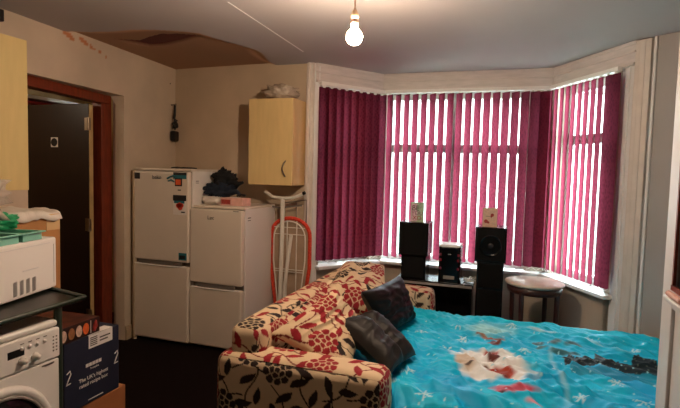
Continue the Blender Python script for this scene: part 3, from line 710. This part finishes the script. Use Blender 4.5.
# white crumpled paper on the tall box
nu, nv = 60, 30; V = []
for i in range(nu):
    for j in range(nv):
        x, y = -.22+.515*j/(nv-1), -.33+.575*i/(nu-1); z = .012+.016*noise.noise(Vector((x*9, y*9, 0)))+.012*abs(noise.noise(Vector((x*22, y*22, 4))))
        if x > .275: z -= (x-.275)*2.2
        V.append((x, y, max(z, .004) if x < .27 else z))
o = raw('paper_sheet', V, gridfaces(nu, nv), M['whitecloth']); o.location = (-2.53, 1.74, 1.226); o.modifiers.new('t', 'SOLIDIFY').thickness = .004; o.modifiers['t'].offset = 1
tag(o, 'crumpled white paper sheet lying on top of the tall cardboard box', 'paper')
# parcel, recipe box, food box
t = thing('cardboard_box', 'low brown cardboard box on the floor under the dark blue box', 'box', (-2.02, 1.825, 0), radians(-2))
m = MB(); m.b2((-.20, -.21, 0), (.19, .17, .358)); m.build('carton', M['cardb2'], t, bev=.004)
m = MB(); m.b2((-.19, -.20, .358), (.18, .16, .360)); m.build('top_flap', M['cardb'], t)
t = thing('recipe_box', 'dark blue cardboard box with white lettering, on the low brown box', 'box', (-1.965, 1.785, .360))
m = MB(); m.b2((-.14, -.165, 0), (.14, .16, .325)); m.build('carton', M['bluebox'], t, bev=.004)
xf2 = .1405
rt, upv = (0, 1, 0), (0, 0, 1)
text('slogan_text', "The UK's highest", .025, (xf2, .0, .125), rt, upv, M['print'], t)
text('slogan_text', 'rated recipe box', .025, (xf2, .0, .098), rt, upv, M['print'], t)
m = MB()
for i in range(5): m.b2((xf2, -.047+.019*i, .178), (xf2+.001, -.047+.019*i+.016, .194))
m.build('rating_stars', M['print'], t)
text('review_text', 'Trustpilot', .013, (xf2, .004, .165), rt, upv, M['print'], t)
MB().b2((xf2, -.035, .016), (xf2+.0008, .055, .020)).build('small_print', M['print'], t)
for yy0, sgn in ((-.140, 1), (.142, 1)):
    MB().tube([(xf2, yy0-.012, .185), (xf2, yy0+.006, .195), (xf2, yy0+.010, .180), (xf2, yy0-.004, .155), (xf2, yy0-.014, .135), (xf2, yy0+.008, .138)], .0028, 6).build('logo_mark', M['print'], t)
m = MB(); m.b2((xf2, -.03, .262), (xf2+.0015, .115, .324)); m.b2((.09, -.03, .3253), (.1415, .115, .327)); lb = m.build('address_label', M['print'], t)
m = MB()
for i in range(5): m.b2((xf2+.0015, .0+.0*i-.022, .272+.009*i), (xf2+.0022, .02, .277+.009*i))
m.b2((xf2+.0015, .035, .295), (xf2+.0022, .10, .302)); m.b2((xf2+.0015, .035, .28), (xf2+.0022, .085, .287)); m.build('label_print', M['greyt'], lb)
t = thing('food_box', 'flat food carton with pictures of snacks along its edge, on the dark blue box', 'box', (-1.97, 1.72, .6875), radians(3))
m = MB(); m.b2((-.15, -.14, 0), (.145, .10, .072)); m.build('carton', M['fooddark'], t, bev=.002)
m = MB(); m.b2((-.148, -.138, .0722), (.143, .098, .0735)); m.build('lid_print', M['foodtop'], t)
for i, (mk, y) in enumerate([('palep', -.115), ('brownp', -.070), ('palep', -.027), ('orange', .014)]):
    m = MB(); m.lathe([(.021, 0), (.021, .0015)], (.145, 0, 0), 24, ax='X'); o = m.build('snack_picture', M[mk], t); o.scale = (1, .85, 1.25); o.location = (.0, y, .036)
m = MB(); m.b2((.145, .042, .006), (.1462, .045, .066)); m.build('divider', M['stk_white'], t)
m = MB(); m.tube([(.1455, .06, .012), (.1455, .07, .035), (.1455, .075, .06)], [.008, .012, .004], 8); m.build('snack_picture', M['redp'], t)
t.location = (-1.97, 1.72, .6875)

# ------------------------------------------------------------------ sofa bed
SL = (-.9, 2.9, 0)
t = thing('sofa_bed', 'pulled-out sofa bed in cream fabric with dark red and brown flowers', 'sofa bed', SL)
pad('armrest', (-1.285, 1.98, .06), (-.465, 2.18, .605), t, SL, 1, r=.045, puff=(.012, .012, .012), blk=.12, res=.0042, shade_front=True)
pad('armrest', (-1.33, 3.66, .06), (-.50, 3.86, .60), t, SL, 2, r=.045, puff=(.012, .012, .012), blk=.4, res=.009)
pad('backrest', (-1.245, 2.03, .06), (-1.07, 3.84, .735), t, SL, 3, r=.05, puff=(.01, .01, .01), blk=.5, res=.006)
m = MB(); m.b2((-1.2, 2.19, .10), (.90, 3.58, .28)); o = m.build('base', M['blackmatt'], t); o.location = tuple(-Vector(SL))
V, Fc, U = soft_box((2.12, 1.34, .17), .05, .03, (0, 0, .004)); o = raw('mattress', V+np.array([-.13, 2.90, .365]), Fc, M['sheet'], t); o.location = tuple(-Vector(SL))
def cushion(C, T, seed, blk, name='back_cushion', res=.0045, wr=.02):
    V, Fc, U = pillow4(C, T, res, wr, seed); o = raw(name, V, Fc, M['floral'], t); colour(o, floral(U[:, 0], U[:, 1], seed, blk)); o.location = tuple(-Vector(SL)); return o
#CUSHIONS
cushion([(-1.10, 2.17, .46), (-1.12, 3.02, .50), (-1.09, 3.02, .74), (-1.09, 2.19, .71)], .15, 6, .35)
cushion([(-1.08, 2.14, .675), (-.87, 2.50, .86), (-.74, 2.66, .60), (-.67, 2.16, .50)], .15, 8, .12)
cushion([(-1.10, 2.82, .68), (-1.18, 3.56, .77), (-.88, 3.70, .76), (-.70, 3.12, .52)], .20, 9, .2)
for (x, y) in ((-1.2, 2.06), (-1.2, 3.78), (-.52, 2.06), (-.56, 3.78)):
    m = MB(); m.lathe([(.022, 0), (.026, .065)], (x-SL[0], y-SL[1], 0), 14); m.build('foot', M['darkwood'], t)

# loose dark cushions
def dark(C, T, seed, mk, label, fold=None):
    V, Fc, U = pillow4(C, T, .011, .022, seed, fold); c0 = V.mean(0)
    return tag(raw('scatter_cushion', V, Fc, M[mk], None, tuple(c0)), label, 'cushion', 'dark scatter cushions on the sofa bed')
#DARK
dark([(-.80, 2.78, .77), (-.66, 3.22, .80), (-.56, 3.28, .49), (-.66, 2.86, .49)], .17, 31, 'pillow2', 'dark brown scatter cushion propped behind the charcoal one, towards the far arm')
dark([(-.82, 2.38, .70), (-.70, 2.66, .70), (-.42, 2.56, .52), (-.49, 2.24, .52)], .15, 35, 'pillow', 'charcoal scatter cushion with a crease, the one nearer the front arm', fold=.03)

# ------------------------------------------------------------------ duvet
def duvet():
    res = .0072; xs = np.arange(-.80, 1.10, res); ys = np.arange(1.95, 3.66, res)
    nx, ny = len(xs), len(ys); V = np.zeros((nx, ny, 3)); keep = np.ones((nx, ny), bool)
    for i, x in enumerate(xs):
        # near edge runs inside the arm, then hangs over the side past it
        t = min(1, max(0, (x+.50)/.07)); y0 = 2.20*(1-t)+1.96*t; y1 = 3.625+.02*sin(x*3)-.10*max(0, x-.75)/.2*.8
        for j in range(ny):
            s = j/(ny-1); y = y0+(y1-y0)*s
            # long pulled folds fanning from the cushions to the far right, and finer crinkles
            a = math.atan2(y-4.6, x+1.4); r = math.hypot(x+1.4, y-4.6)
            q = Vector((a*13, r*1.6, 0)); 
            f1 = abs(noise.noise(q)); f2 = abs(noise.noise(Vector((a*30+7, r*3.0, 2))))
            f3 = abs(noise.noise(Vector((x*5+y*11, y*3-x*2, 6))))
            f4 = noise.noise(Vector((x*2.2, y*2.2, 9)))
            amp = .75+.5*noise.noise(Vector((x*1.7, y*1.7, 20)))
            h = .045*amp*(.42-f1)+.026*(.4-f2)*amp+.028*(.4-f3)*(1.1-.4*x)+.016*f4
            # crinkles gathered round the printed figures
            g = math.exp(-((x-.0)/.35)**2-((y-2.7)/.35)**2); h += .022*g*(.4-abs(noise.noise(Vector((x*10-y*6, y*16, 3)))))*1.6
            rd = lambda q_: (1-min(1, abs(noise.noise(q_))*3.2))**1.6
            w1 = noise.noise(Vector((x*1.3+5, y*1.3, 3)))
            h += .020*rd(Vector((a*16+3, r*1.3, 8)))*(.7+w1)+.014*rd(Vector((x*3.2+y*5.5, y*2.2-x*1.2, 14)))*(.8-w1)+.010*rd(Vector((x*3-y*7, y*3, 24)))+.016*g*rd(Vector((x*7+y*3, y*9, 30)))
            h += .008*rd(Vector((a*40+3, r*3, 18)))*(.8+w1)+.007*rd(Vector((x*9+y*14, y*6-x*4, 44)))*(.9-w1)
            h -= .012
            z = .466+max(-.012, h)
            dn = 0
            if y < 2.24 and x > -.47: dn = (2.24-y)
            z -= dn*dn*3.2
            e = max(0, y-3.56); z -= e*e*14; xo = 0
            if x > .93: z -= (x-.93)**2*14
            V[i, j] = (x, y, z)
    V = V.reshape(-1, 3); X, Y = V[:, 0]+.015, V[:, 1]+.05
    n = len(V)
    nzv = np.array([noise.fractal(Vector((x*4, y*4, 1)), 1, 2, 3) for x, y in zip(X, Y)])
    nzf = np.array([noise.noise(Vector((x*22, y*22, 1))) for x, y in zip(X, Y)])
    L_ = lambda h: np.array(lin(h)[:3])
    c = np.tile(L_('#00c0e8'), (n, 1))
    def mx(m, col): 
        nonlocal c; m = np.clip(m, 0, 1)[:, None]; c = c*(1-m)+L_(col)*m
    mx(.4+nzv*.9, '#00a6e0'); mx((Y-3.0)*.7+nzv*.3, '#0cd0dc')
    def ell(cx, cy, rx, ry, th=0, soft=.25, w=.35):
        dx, dy = X-cx, Y-cy; a = dx*cos(th)+dy*sin(th); b = -dx*sin(th)+dy*cos(th)
        return (1-np.sqrt((a/rx)**2+(b/ry)**2)+nzf*w*.4+nzv*w)/soft
    mx(ell(-.05, 3.33, .17, .17, 0, .5)*.7, '#9fdce2')      # moon
    # pale swirl of snow
    for k in range(60):
        s = k/59; mx(ell(.20+.50*s, 3.43-.25*s*s, .012, .05, 1.3, 1)*.25, '#bfe4ea')
        mx(ell(.30-.02*sin(s*6), 3.1-.75*s, .02, .05, 0, 1)*.12, '#bfe4ea')
    mx(ell(-.02, 2.72, .23, .25, .2, .2), '#e6e8e8')
    mx(ell(-.16, 2.68, .08, .10, .2, .3), '#c9b6a0')
    for (a, b, r1, r2, th, co) in ((-.03, 3.13, .085, .028, .4, '#a8644a'), (-.09, 3.18, .05, .012, -.7, '#8f6a55'), (-.02, 3.05, .04, .035, .3, '#6a3328'), (-.03, 2.87, .05, .06, .2, '#9c3a2a'), (-.01, 2.80, .045, .03, 0, '#5a2018'), (-.05, 2.66, .03, .03, 0, '#7a5a4a'), (.03, 2.63, .075, .075, .3, '#a23c26'), (.06, 2.53, .035, .05, .3, '#7a2a1c'), (-.13, 2.63, .045, .012, .5, '#5a4a44'),
            (.08, 2.40, .14, .06, .2, '#b8455a'), (.16, 2.33, .07, .04, -.4, '#d0808c'), (.02, 2.36, .05, .02, .2, '#3a1c24')):
        mx(ell(a, b, r1, r2, th, .3, .5), co)
    for (a, b, r1, r2, co) in ((.22, 3.20, .05, .03, '#3f6a72'), (.33, 3.22, .06, .035, '#47707a'), (.42, 3.20, .06, .05, '#3b646c'), (.36, 3.05, .10, .03, '#35707c'), (.27, 3.1, .07, .02, '#4f7c84')):
        mx(ell(a, b, r1, r2, 0, .4, .6)*.95, co)
    # village skyline in black with pointed roofs
    x0, x1 = .34, .83
    roof = 2.975+.26*(X-.38)+.05*np.maximum(0, 1-abs(((X-.34) % .085)-.0425)/.028)+.10*np.maximum(0, 1-abs(X-.53)/.022)+.12*np.maximum(0, 1-abs(X-.76)/.05)
    sk = (X > x0) & (X < x1) & (Y < roof+nzf*.02) & (Y > 2.815+.26*(X-.38)+nzv*.05-.02*np.sin(X*9))
    c[sk] = L_('#10222a')
    win = sk & (((X*70) % 3) < .6) & (((Y*90) % 3) < .8); c[win] = L_('#5e6a60')
    mx(np.where((X > .36) & (X < .82) & (Y < 2.82+.26*(X-.38)+nzv*.04) & (Y > 2.74), .55, 0), '#1c5f72')
    # snowflakes
    pts = [(-.253, 3.335), (.088, 3.438), (-.275, 2.846), (.539, 3.369), (.56, 2.685), (.63, 2.489), (.378, 2.478), (.145, 2.989), (-.45, 3.05), (-.1, 3.52), (-.42, 2.45), (-.3, 2.25), (.3, 2.72), (.75, 3.25), (-.38, 2.13), (-.47, 2.33), (.5, 2.3), (.9, 2.7), (.75, 2.75), (-.2, 3.05)]
    for k, (a, b) in enumerate(pts):
        dx, dy = X-a, Y-b; r = np.hypot(dx, dy); R = .034+.012*((k*7) % 3)/2
        m = np.zeros(n, bool)
        for q in range(3):
            th = q*pi/3+k; p_ = -dx*sin(th)+dy*cos(th); m |= (abs(p_) < .0034) & (r < R)
        an = (np.arctan2(dy, dx)-k) % (pi/3); m |= (abs(r-R*.6) < .003) & ((an < .30) | (an > pi/3-.30))
        c[m] = c[m]*.35+L_('#d8eef0')*.65
    rs = np.random.RandomState(4)
    for a, b in zip(rs.uniform(-.6, .95, 160), rs.uniform(2.1, 3.6, 160)):
        m = np.hypot(X-a, Y-b) < .0055; c[m] = L_('#a4dce8')
    c = c.reshape(nx, ny, 3); c[:, -2:] = L_('#d8d2bc'); c = c.reshape(-1, 3)
    return V, gridfaces(nx, ny), np.hstack([c, np.ones((n, 1))])
V, Fc, c = duvet(); o = raw('duvet', V, Fc, M['duvet']); colour(o, c)
sm = o.modifiers.new('thick', 'SOLIDIFY'); sm.thickness = .010; sm.offset = -1
tag(o, 'crumpled turquoise duvet printed with snowflakes and a winter scene, spread over the bed', 'duvet')

# ------------------------------------------------------------------ speakers, hi-fi, unit
t = thing('media_bench', 'low black bench under the window carrying the left speaker and the small stereo', 'bench', (-.56, 4.27, 0))
m = MB(); m.b2((-.32, -.15, .555), (.33, .13, .585)); m.build('top_board', M['blackgloss'], t, bev=.003)
for x in (-.31, .31):
    m = MB(); m.b2((x-.01, -.14, 0), (x+.01, .12, .555)); m.build('side_panel', M['blackgloss'], t)
m = MB(); m.b2((-.30, -.14, .28), (.30, .12, .298)); m.build('shelf', M['blackgloss'], t)
m = MB(); m.b2((-.30, .10, .0), (.30, .115, .555)); m.build('back_panel', M['blackgloss'], t)
m = MB(); m.b2((-.31, -.154, .552), (.32, -.150, .572)); m.build('edge_strip', M['grey'], t)
def speaker(x, y, z, w, d, h, label, ring=True, rz=0):
    t = thing('speaker', label, 'speaker', (x, y, z), rz, 'black box loudspeakers under the window')
    m = MB(); m.b2((-w/2, -d/2, 0), (w/2, d/2, h)); m.build('cabinet', M['blackgloss'], t, bev=.004)
    m = MB(); m.b2((-w/2+.012, -d/2-.006, .012), (w/2-.012, -d/2, h-.012)); g = m.build('front_grille', M['grill'], t, bev=.003)
    if ring:
        R = min(w*.36, h*.36); m = MB(); m.lathe([(R, 0), (R, -.012), (R-.01, -.014), (R-.015, -.008)], (0, -d/2-.006, h*.48), 36, ax='Y'); m.build('driver_ring', M['blackgloss'], t)
        m = MB(); m.lathe([(R-.014, -.004), (R*.35, .004), (R*.3, -.006), (0, -.012)], (0, -d/2-.007, h*.48), 30, ax='Y'); m.build('driver_cone', M['black'], t)
    return t
speaker(-.735, 4.25, .585, .21, .22, .205, 'lower black loudspeaker of the left pair, standing on the low bench', False)
speaker(-.735, 4.24, .79, .25, .25, .285, 'upper black loudspeaker of the left pair, with a greeting card on it', False)
t = thing('speaker_stand', 'black floor cabinet under the right-hand loudspeaker', 'stand', (-.105, 4.27, 0))
m = MB(); m.b2((-.105, -.12, 0), (.105, .12, .78)); m.build('cabinet', M['blackgloss'], t, bev=.004)
m = MB(); m.b2((-.095, -.126, .57), (.095, -.12, .765)); m.build('upper_panel', M['grill'], t, bev=.002)
m = MB(); m.b2((-.095, -.126, .03), (.095, -.12, .55)); m.build('lower_panel', M['grill'], t, bev=.002)
speaker(-.108, 4.27, .78, .245, .25, .285, 'black loudspeaker with a round driver ring on the right-hand stand', True)
t = thing('mini_stereo', 'small black stereo with red accents and a top coloured white for the light on it, on the low bench', 'stereo', (-.43, 4.22, .585))
m = MB(); m.prism([(-.09, -.08), (-.07, -.10), (.07, -.10), (.09, -.08), (.09, .09), (-.09, .09)], 0, .30); m.build('body', M['blackgloss'], t, bev=.006)
m = MB(); m.prism([(-.088, -.078), (-.07, -.097), (.07, -.097), (.088, -.078), (.088, .088), (-.088, .088)], .30, .318); m.build('top', M['whitep'], t, bev=.004)  # white slab stands in for light falling on the stereo's top
for z in (.235, .19, .12): 
    for s in (-1, 1): MB().box((s*.072, -.101, z), (.018, .006, .02), rz=-s*.5).build('red_accent', M['redled'], t)
m = MB(); m.b2((-.045, -.103, .03), (.045, -.099, .06)); m.build('cd_slot', M['grey'], t, bev=.004)
MB().b2((-.012, -.1035, .236), (.012, -.0995, .243)).build('badge', M['grey'], t)
m = MB(); rr = random.Random(3); pth = [(.0, 0, .008)]
for k in range(26): pth.append((rr.uniform(-.05, .06), rr.uniform(-.05, .03), .008+.006*k/26+rr.uniform(0, .05)*(k % 3 == 1)))
m.tube(pth, .0045, 6); o = m.build('tangled_cable', M['whitep']); o.location = (-.275, 4.22, .585); tag(o, 'tangle of white cable beside the small stereo', 'cable')
def card(x, y, z, rz, label, front, w=.105, h=.155):
    t = thing('greeting_card', label, 'card', (x, y, z), rz, 'greeting cards on the speakers')
    m = MB(); m.box((0, 0, h/2), (w, .002, h)); m.build('front', M[front], t)
    m = MB(); m.box((w/2-.02, .028, h/2), (.06, .002, h), rz=radians(125)); m.build('back', M['stk_white'], t); return t
t = card(-.725, 4.20, 1.075, -.12, 'greeting card with lettering BE YOU XO on the left-hand speaker', 'cardgreen', .115, .165)
text('card_text', 'BE', .062, (-.015, -.0028, .115), (1, 0, 0), (0, 0, 1), M['stk_black'], t); text('card_text', 'YOU', .048, (0, -.0028, .072), (1, 0, 0), (0, 0, 1), mat('purple print', '#8c4a6e', .6), t); text('card_text', 'XO', .052, (0, -.0028, .03), (1, 0, 0), (0, 0, 1), M['redp'], t)
m = MB(); m.box((-.026, -.0012, .078), (.05, .0006, .15)); m.build('print_panel', mat('mauve print', '#e3c6d0', .6, var=.4, vscale=60), t)
t = card(-.125, 4.20, 1.065, .05, 'greeting card printed with small red flowers on the right-hand speaker', 'cardbeige', .115, .155)
for (a, b, r) in ((.018, .098, .014), (-.03, .045, .016), (-.012, .036, .010), (.01, .085, .008)):
    m = MB(); m.lathe([(r, 0), (r, .001)], (a, -.0026, b), 9, ax='Y'); m.build('flower_print', M['redp'], t)
m = MB(); m.b2((-.035, -.0016, .085), (.0, -.001, .088)); m.build('line_print', M['greyt'], t)

# ------------------------------------------------------------------ round table
t = thing('side_table', 'round side table with pale marbled top and dark wooden legs, by the bay corner', 'table', (.23, 4.03, 0))
m = MB(); m.lathe([(0, .655), (.198, .655), (.214, .662), (.217, .672), (.212, .680), (0, .682)], n=56); m.build('table_top', M['marble'], t)
m = MB(); m.lathe([(.175, .60), (.196, .60), (.201, .62), (.201, .654), (.175, .654), (.175, .60)], n=48); m.build('apron', M['darkwood'], t)
for k in range(4):
    a = pi/4+k*pi/2+.25; m = MB(); m.tube([(.183*cos(a), .183*sin(a), .62), (.178*cos(a), .178*sin(a), .3), (.193*cos(a), .193*sin(a), 0)], [.02, .016, .013], 10); m.build('leg', M['darkwood'], t)

# ------------------------------------------------------------------ glazed white door at the right edge
t = bpy.data.objects.new('door_2', None); COL.objects.link(t); t.location = (.5, 1.86, 0); struct(t)
m = MB(); m.b2((0, -.10, .005), (.035, 0, 2.0)); m.b2((0, -.76, .005), (.035, -.67, 2.0)); m.b2((0, -.67, .005), (.035, -.10, .16)); m.b2((0, -.67, 1.90), (.035, -.10, 2.0)); m.b2((0, -.67, 1.08), (.035, -.10, 1.14)); m.b2((.01, -.67, .16), (.025, -.10, 1.08)); m.build('door_leaf', M['whitedoor'], t, bev=.003)
m = MB(); m.b2((-.006, -.67, 1.14), (.0, -.10, 1.155)); m.b2((-.004, -.112, 1.155), (.004, -.10, 1.90)); m.build('glazing_bead', M['doorframe'], t)
m = MB(); m.b2((-.022, -.67, 1.105), (0, -.085, 1.12)); m.build('ledge', M['whitedoor'], t, bev=.004)
mm = mat('dark mirror', '#b0a8a4', .05, metal=1); m = MB(); m.b2((.012, -.67, 1.14), (.02, -.10, 1.90)); m.build('mirror_panel', mm, t)
o = MB().tube([(0, 0, 0), (0, -.12, 0)], .009, 8).build('pink_comb', M['pink']); o.location = (.488, 1.755, 1.129); tag(o, 'small pink item lying on the ledge of the white door', 'comb')

# ------------------------------------------------------------------ outdoors
m = MB(); m.b2((-8, 5.2, -.6), (8, 30, -.5)); struct(m.build('ground', M['grass']))
t = thing('house', 'pale house across the street seen through the blind gaps', 'house', (0, 17, -.5))
m = MB(); m.b2((-8, 0, 0), (8, 5, 4.6)); m.build('wall', M['brickhouse'], t)
m = MB(); m.prism([(-8, -.2), (8, -.2), (8, 5.2), (-8, 5.2)], 4.6, 4.8); m.build('roof', M['seal'], t)
for x in (-6, -3, 0, 3, 6):
    m = MB(); m.b2((x-.6, -.03, 1.2), (x+.6, .0, 2.4)); m.build('window', M['grey'], t)
m = MB(); m.b2((-6.5, 5.6, -.5), (-2.05, 6.2, 5.2)); m.b2((-6.5, 5.6, 5.2), (-2.0, 6.3, 5.35)); tag(m.build('added_shade_wall', M['doorframe'], loc=(-4, 5.9, -.5)), 'dark brick wall added outside the left side of the bay to darken the left blind', 'wall')  # wall added outside to keep daylight off the left blind
vs, fs = lump((3.5, .5, .9), 77, .2, 6, 5); o = raw('hedge', [tuple(v) for v in vs], fs, M['hedge']); o.location = (0.3, 9.5, -.5); tag(o, 'green hedge outside, beyond the window', 'hedge')

# ------------------------------------------------------------------ light
w = bpy.data.worlds.new('World'); S.world = w; w.use_nodes = True
bg = w.node_tree.nodes['Background']; bg.inputs[0].default_value = (.82, .93, 1, 1); bg.inputs[1].default_value = 13.0
def portal(p, q):
    a, b = inset(p, q, -.24); L = Vector((b[0]-a[0], b[1]-a[1])).length
    ld = bpy.data.lights.new('window_portal', 'AREA'); ld.shape = 'RECTANGLE'; ld.size = L; ld.size_y = HZ-SZ; ld.cycles.is_portal = True
    o = bpy.data.objects.new('window_portal', ld); COL.objects.link(o); o.location = ((a[0]+b[0])/2, (a[1]+b[1])/2, (HZ+SZ)/2)
    u = Vector((b[0]-a[0], b[1]-a[1], 0)).normalized(); n = Vector((u.y, -u.x, 0))
    z = Vector((0, 0, 1)); zz = -n
    o.rotation_euler = Matrix((u, z, u.cross(z))).transposed().to_euler()
    if (-(u.cross(z))).dot(n) < 0: o.rotation_euler = Matrix((-u, z, (-u).cross(z))).transposed().to_euler()
for p, q in ((A_, B_), (B_, C_), (C_, D_)): portal(p, q)
ld = bpy.data.lights.new('hall_lamp', 'POINT'); ld.energy = 5; ld.color = (1, .85, .65); ld.shadow_soft_size = .06
o = bpy.data.objects.new('hall_lamp', ld); COL.objects.link(o); o.location = (-3.9, 2.2, 2.2)

# ------------------------------------------------------------------ camera
cd = bpy.data.cameras.new('Camera'); cam = bpy.data.objects.new('Camera', cd); COL.objects.link(cam)
yaw, pitch, roll = radians(18.8), radians(3.6), radians(1.45)
fw = Vector((-sin(yaw)*cos(pitch), cos(yaw)*cos(pitch), -sin(pitch))); r0 = Vector((cos(yaw), sin(yaw), 0)); u0 = r0.cross(fw)
r = r0*cos(roll)+u0*sin(roll); u = -r0*sin(roll)+u0*cos(roll)
cam.matrix_world = Matrix(((r.x, u.x, -fw.x, 0), (r.y, u.y, -fw.y, 0), (r.z, u.z, -fw.z, 1.475), (0, 0, 0, 1)))
cd.sensor_width = 36; cd.lens = 490/680*36; cd.clip_start = .05; cd.clip_end = 200
S.camera = cam
S.view_settings.view_transform = 'Standard'; S.view_settings.look = 'None'; S.view_settings.gamma = 1; S.view_settings.use_curve_mapping = False
S.view_settings.exposure = 0.92
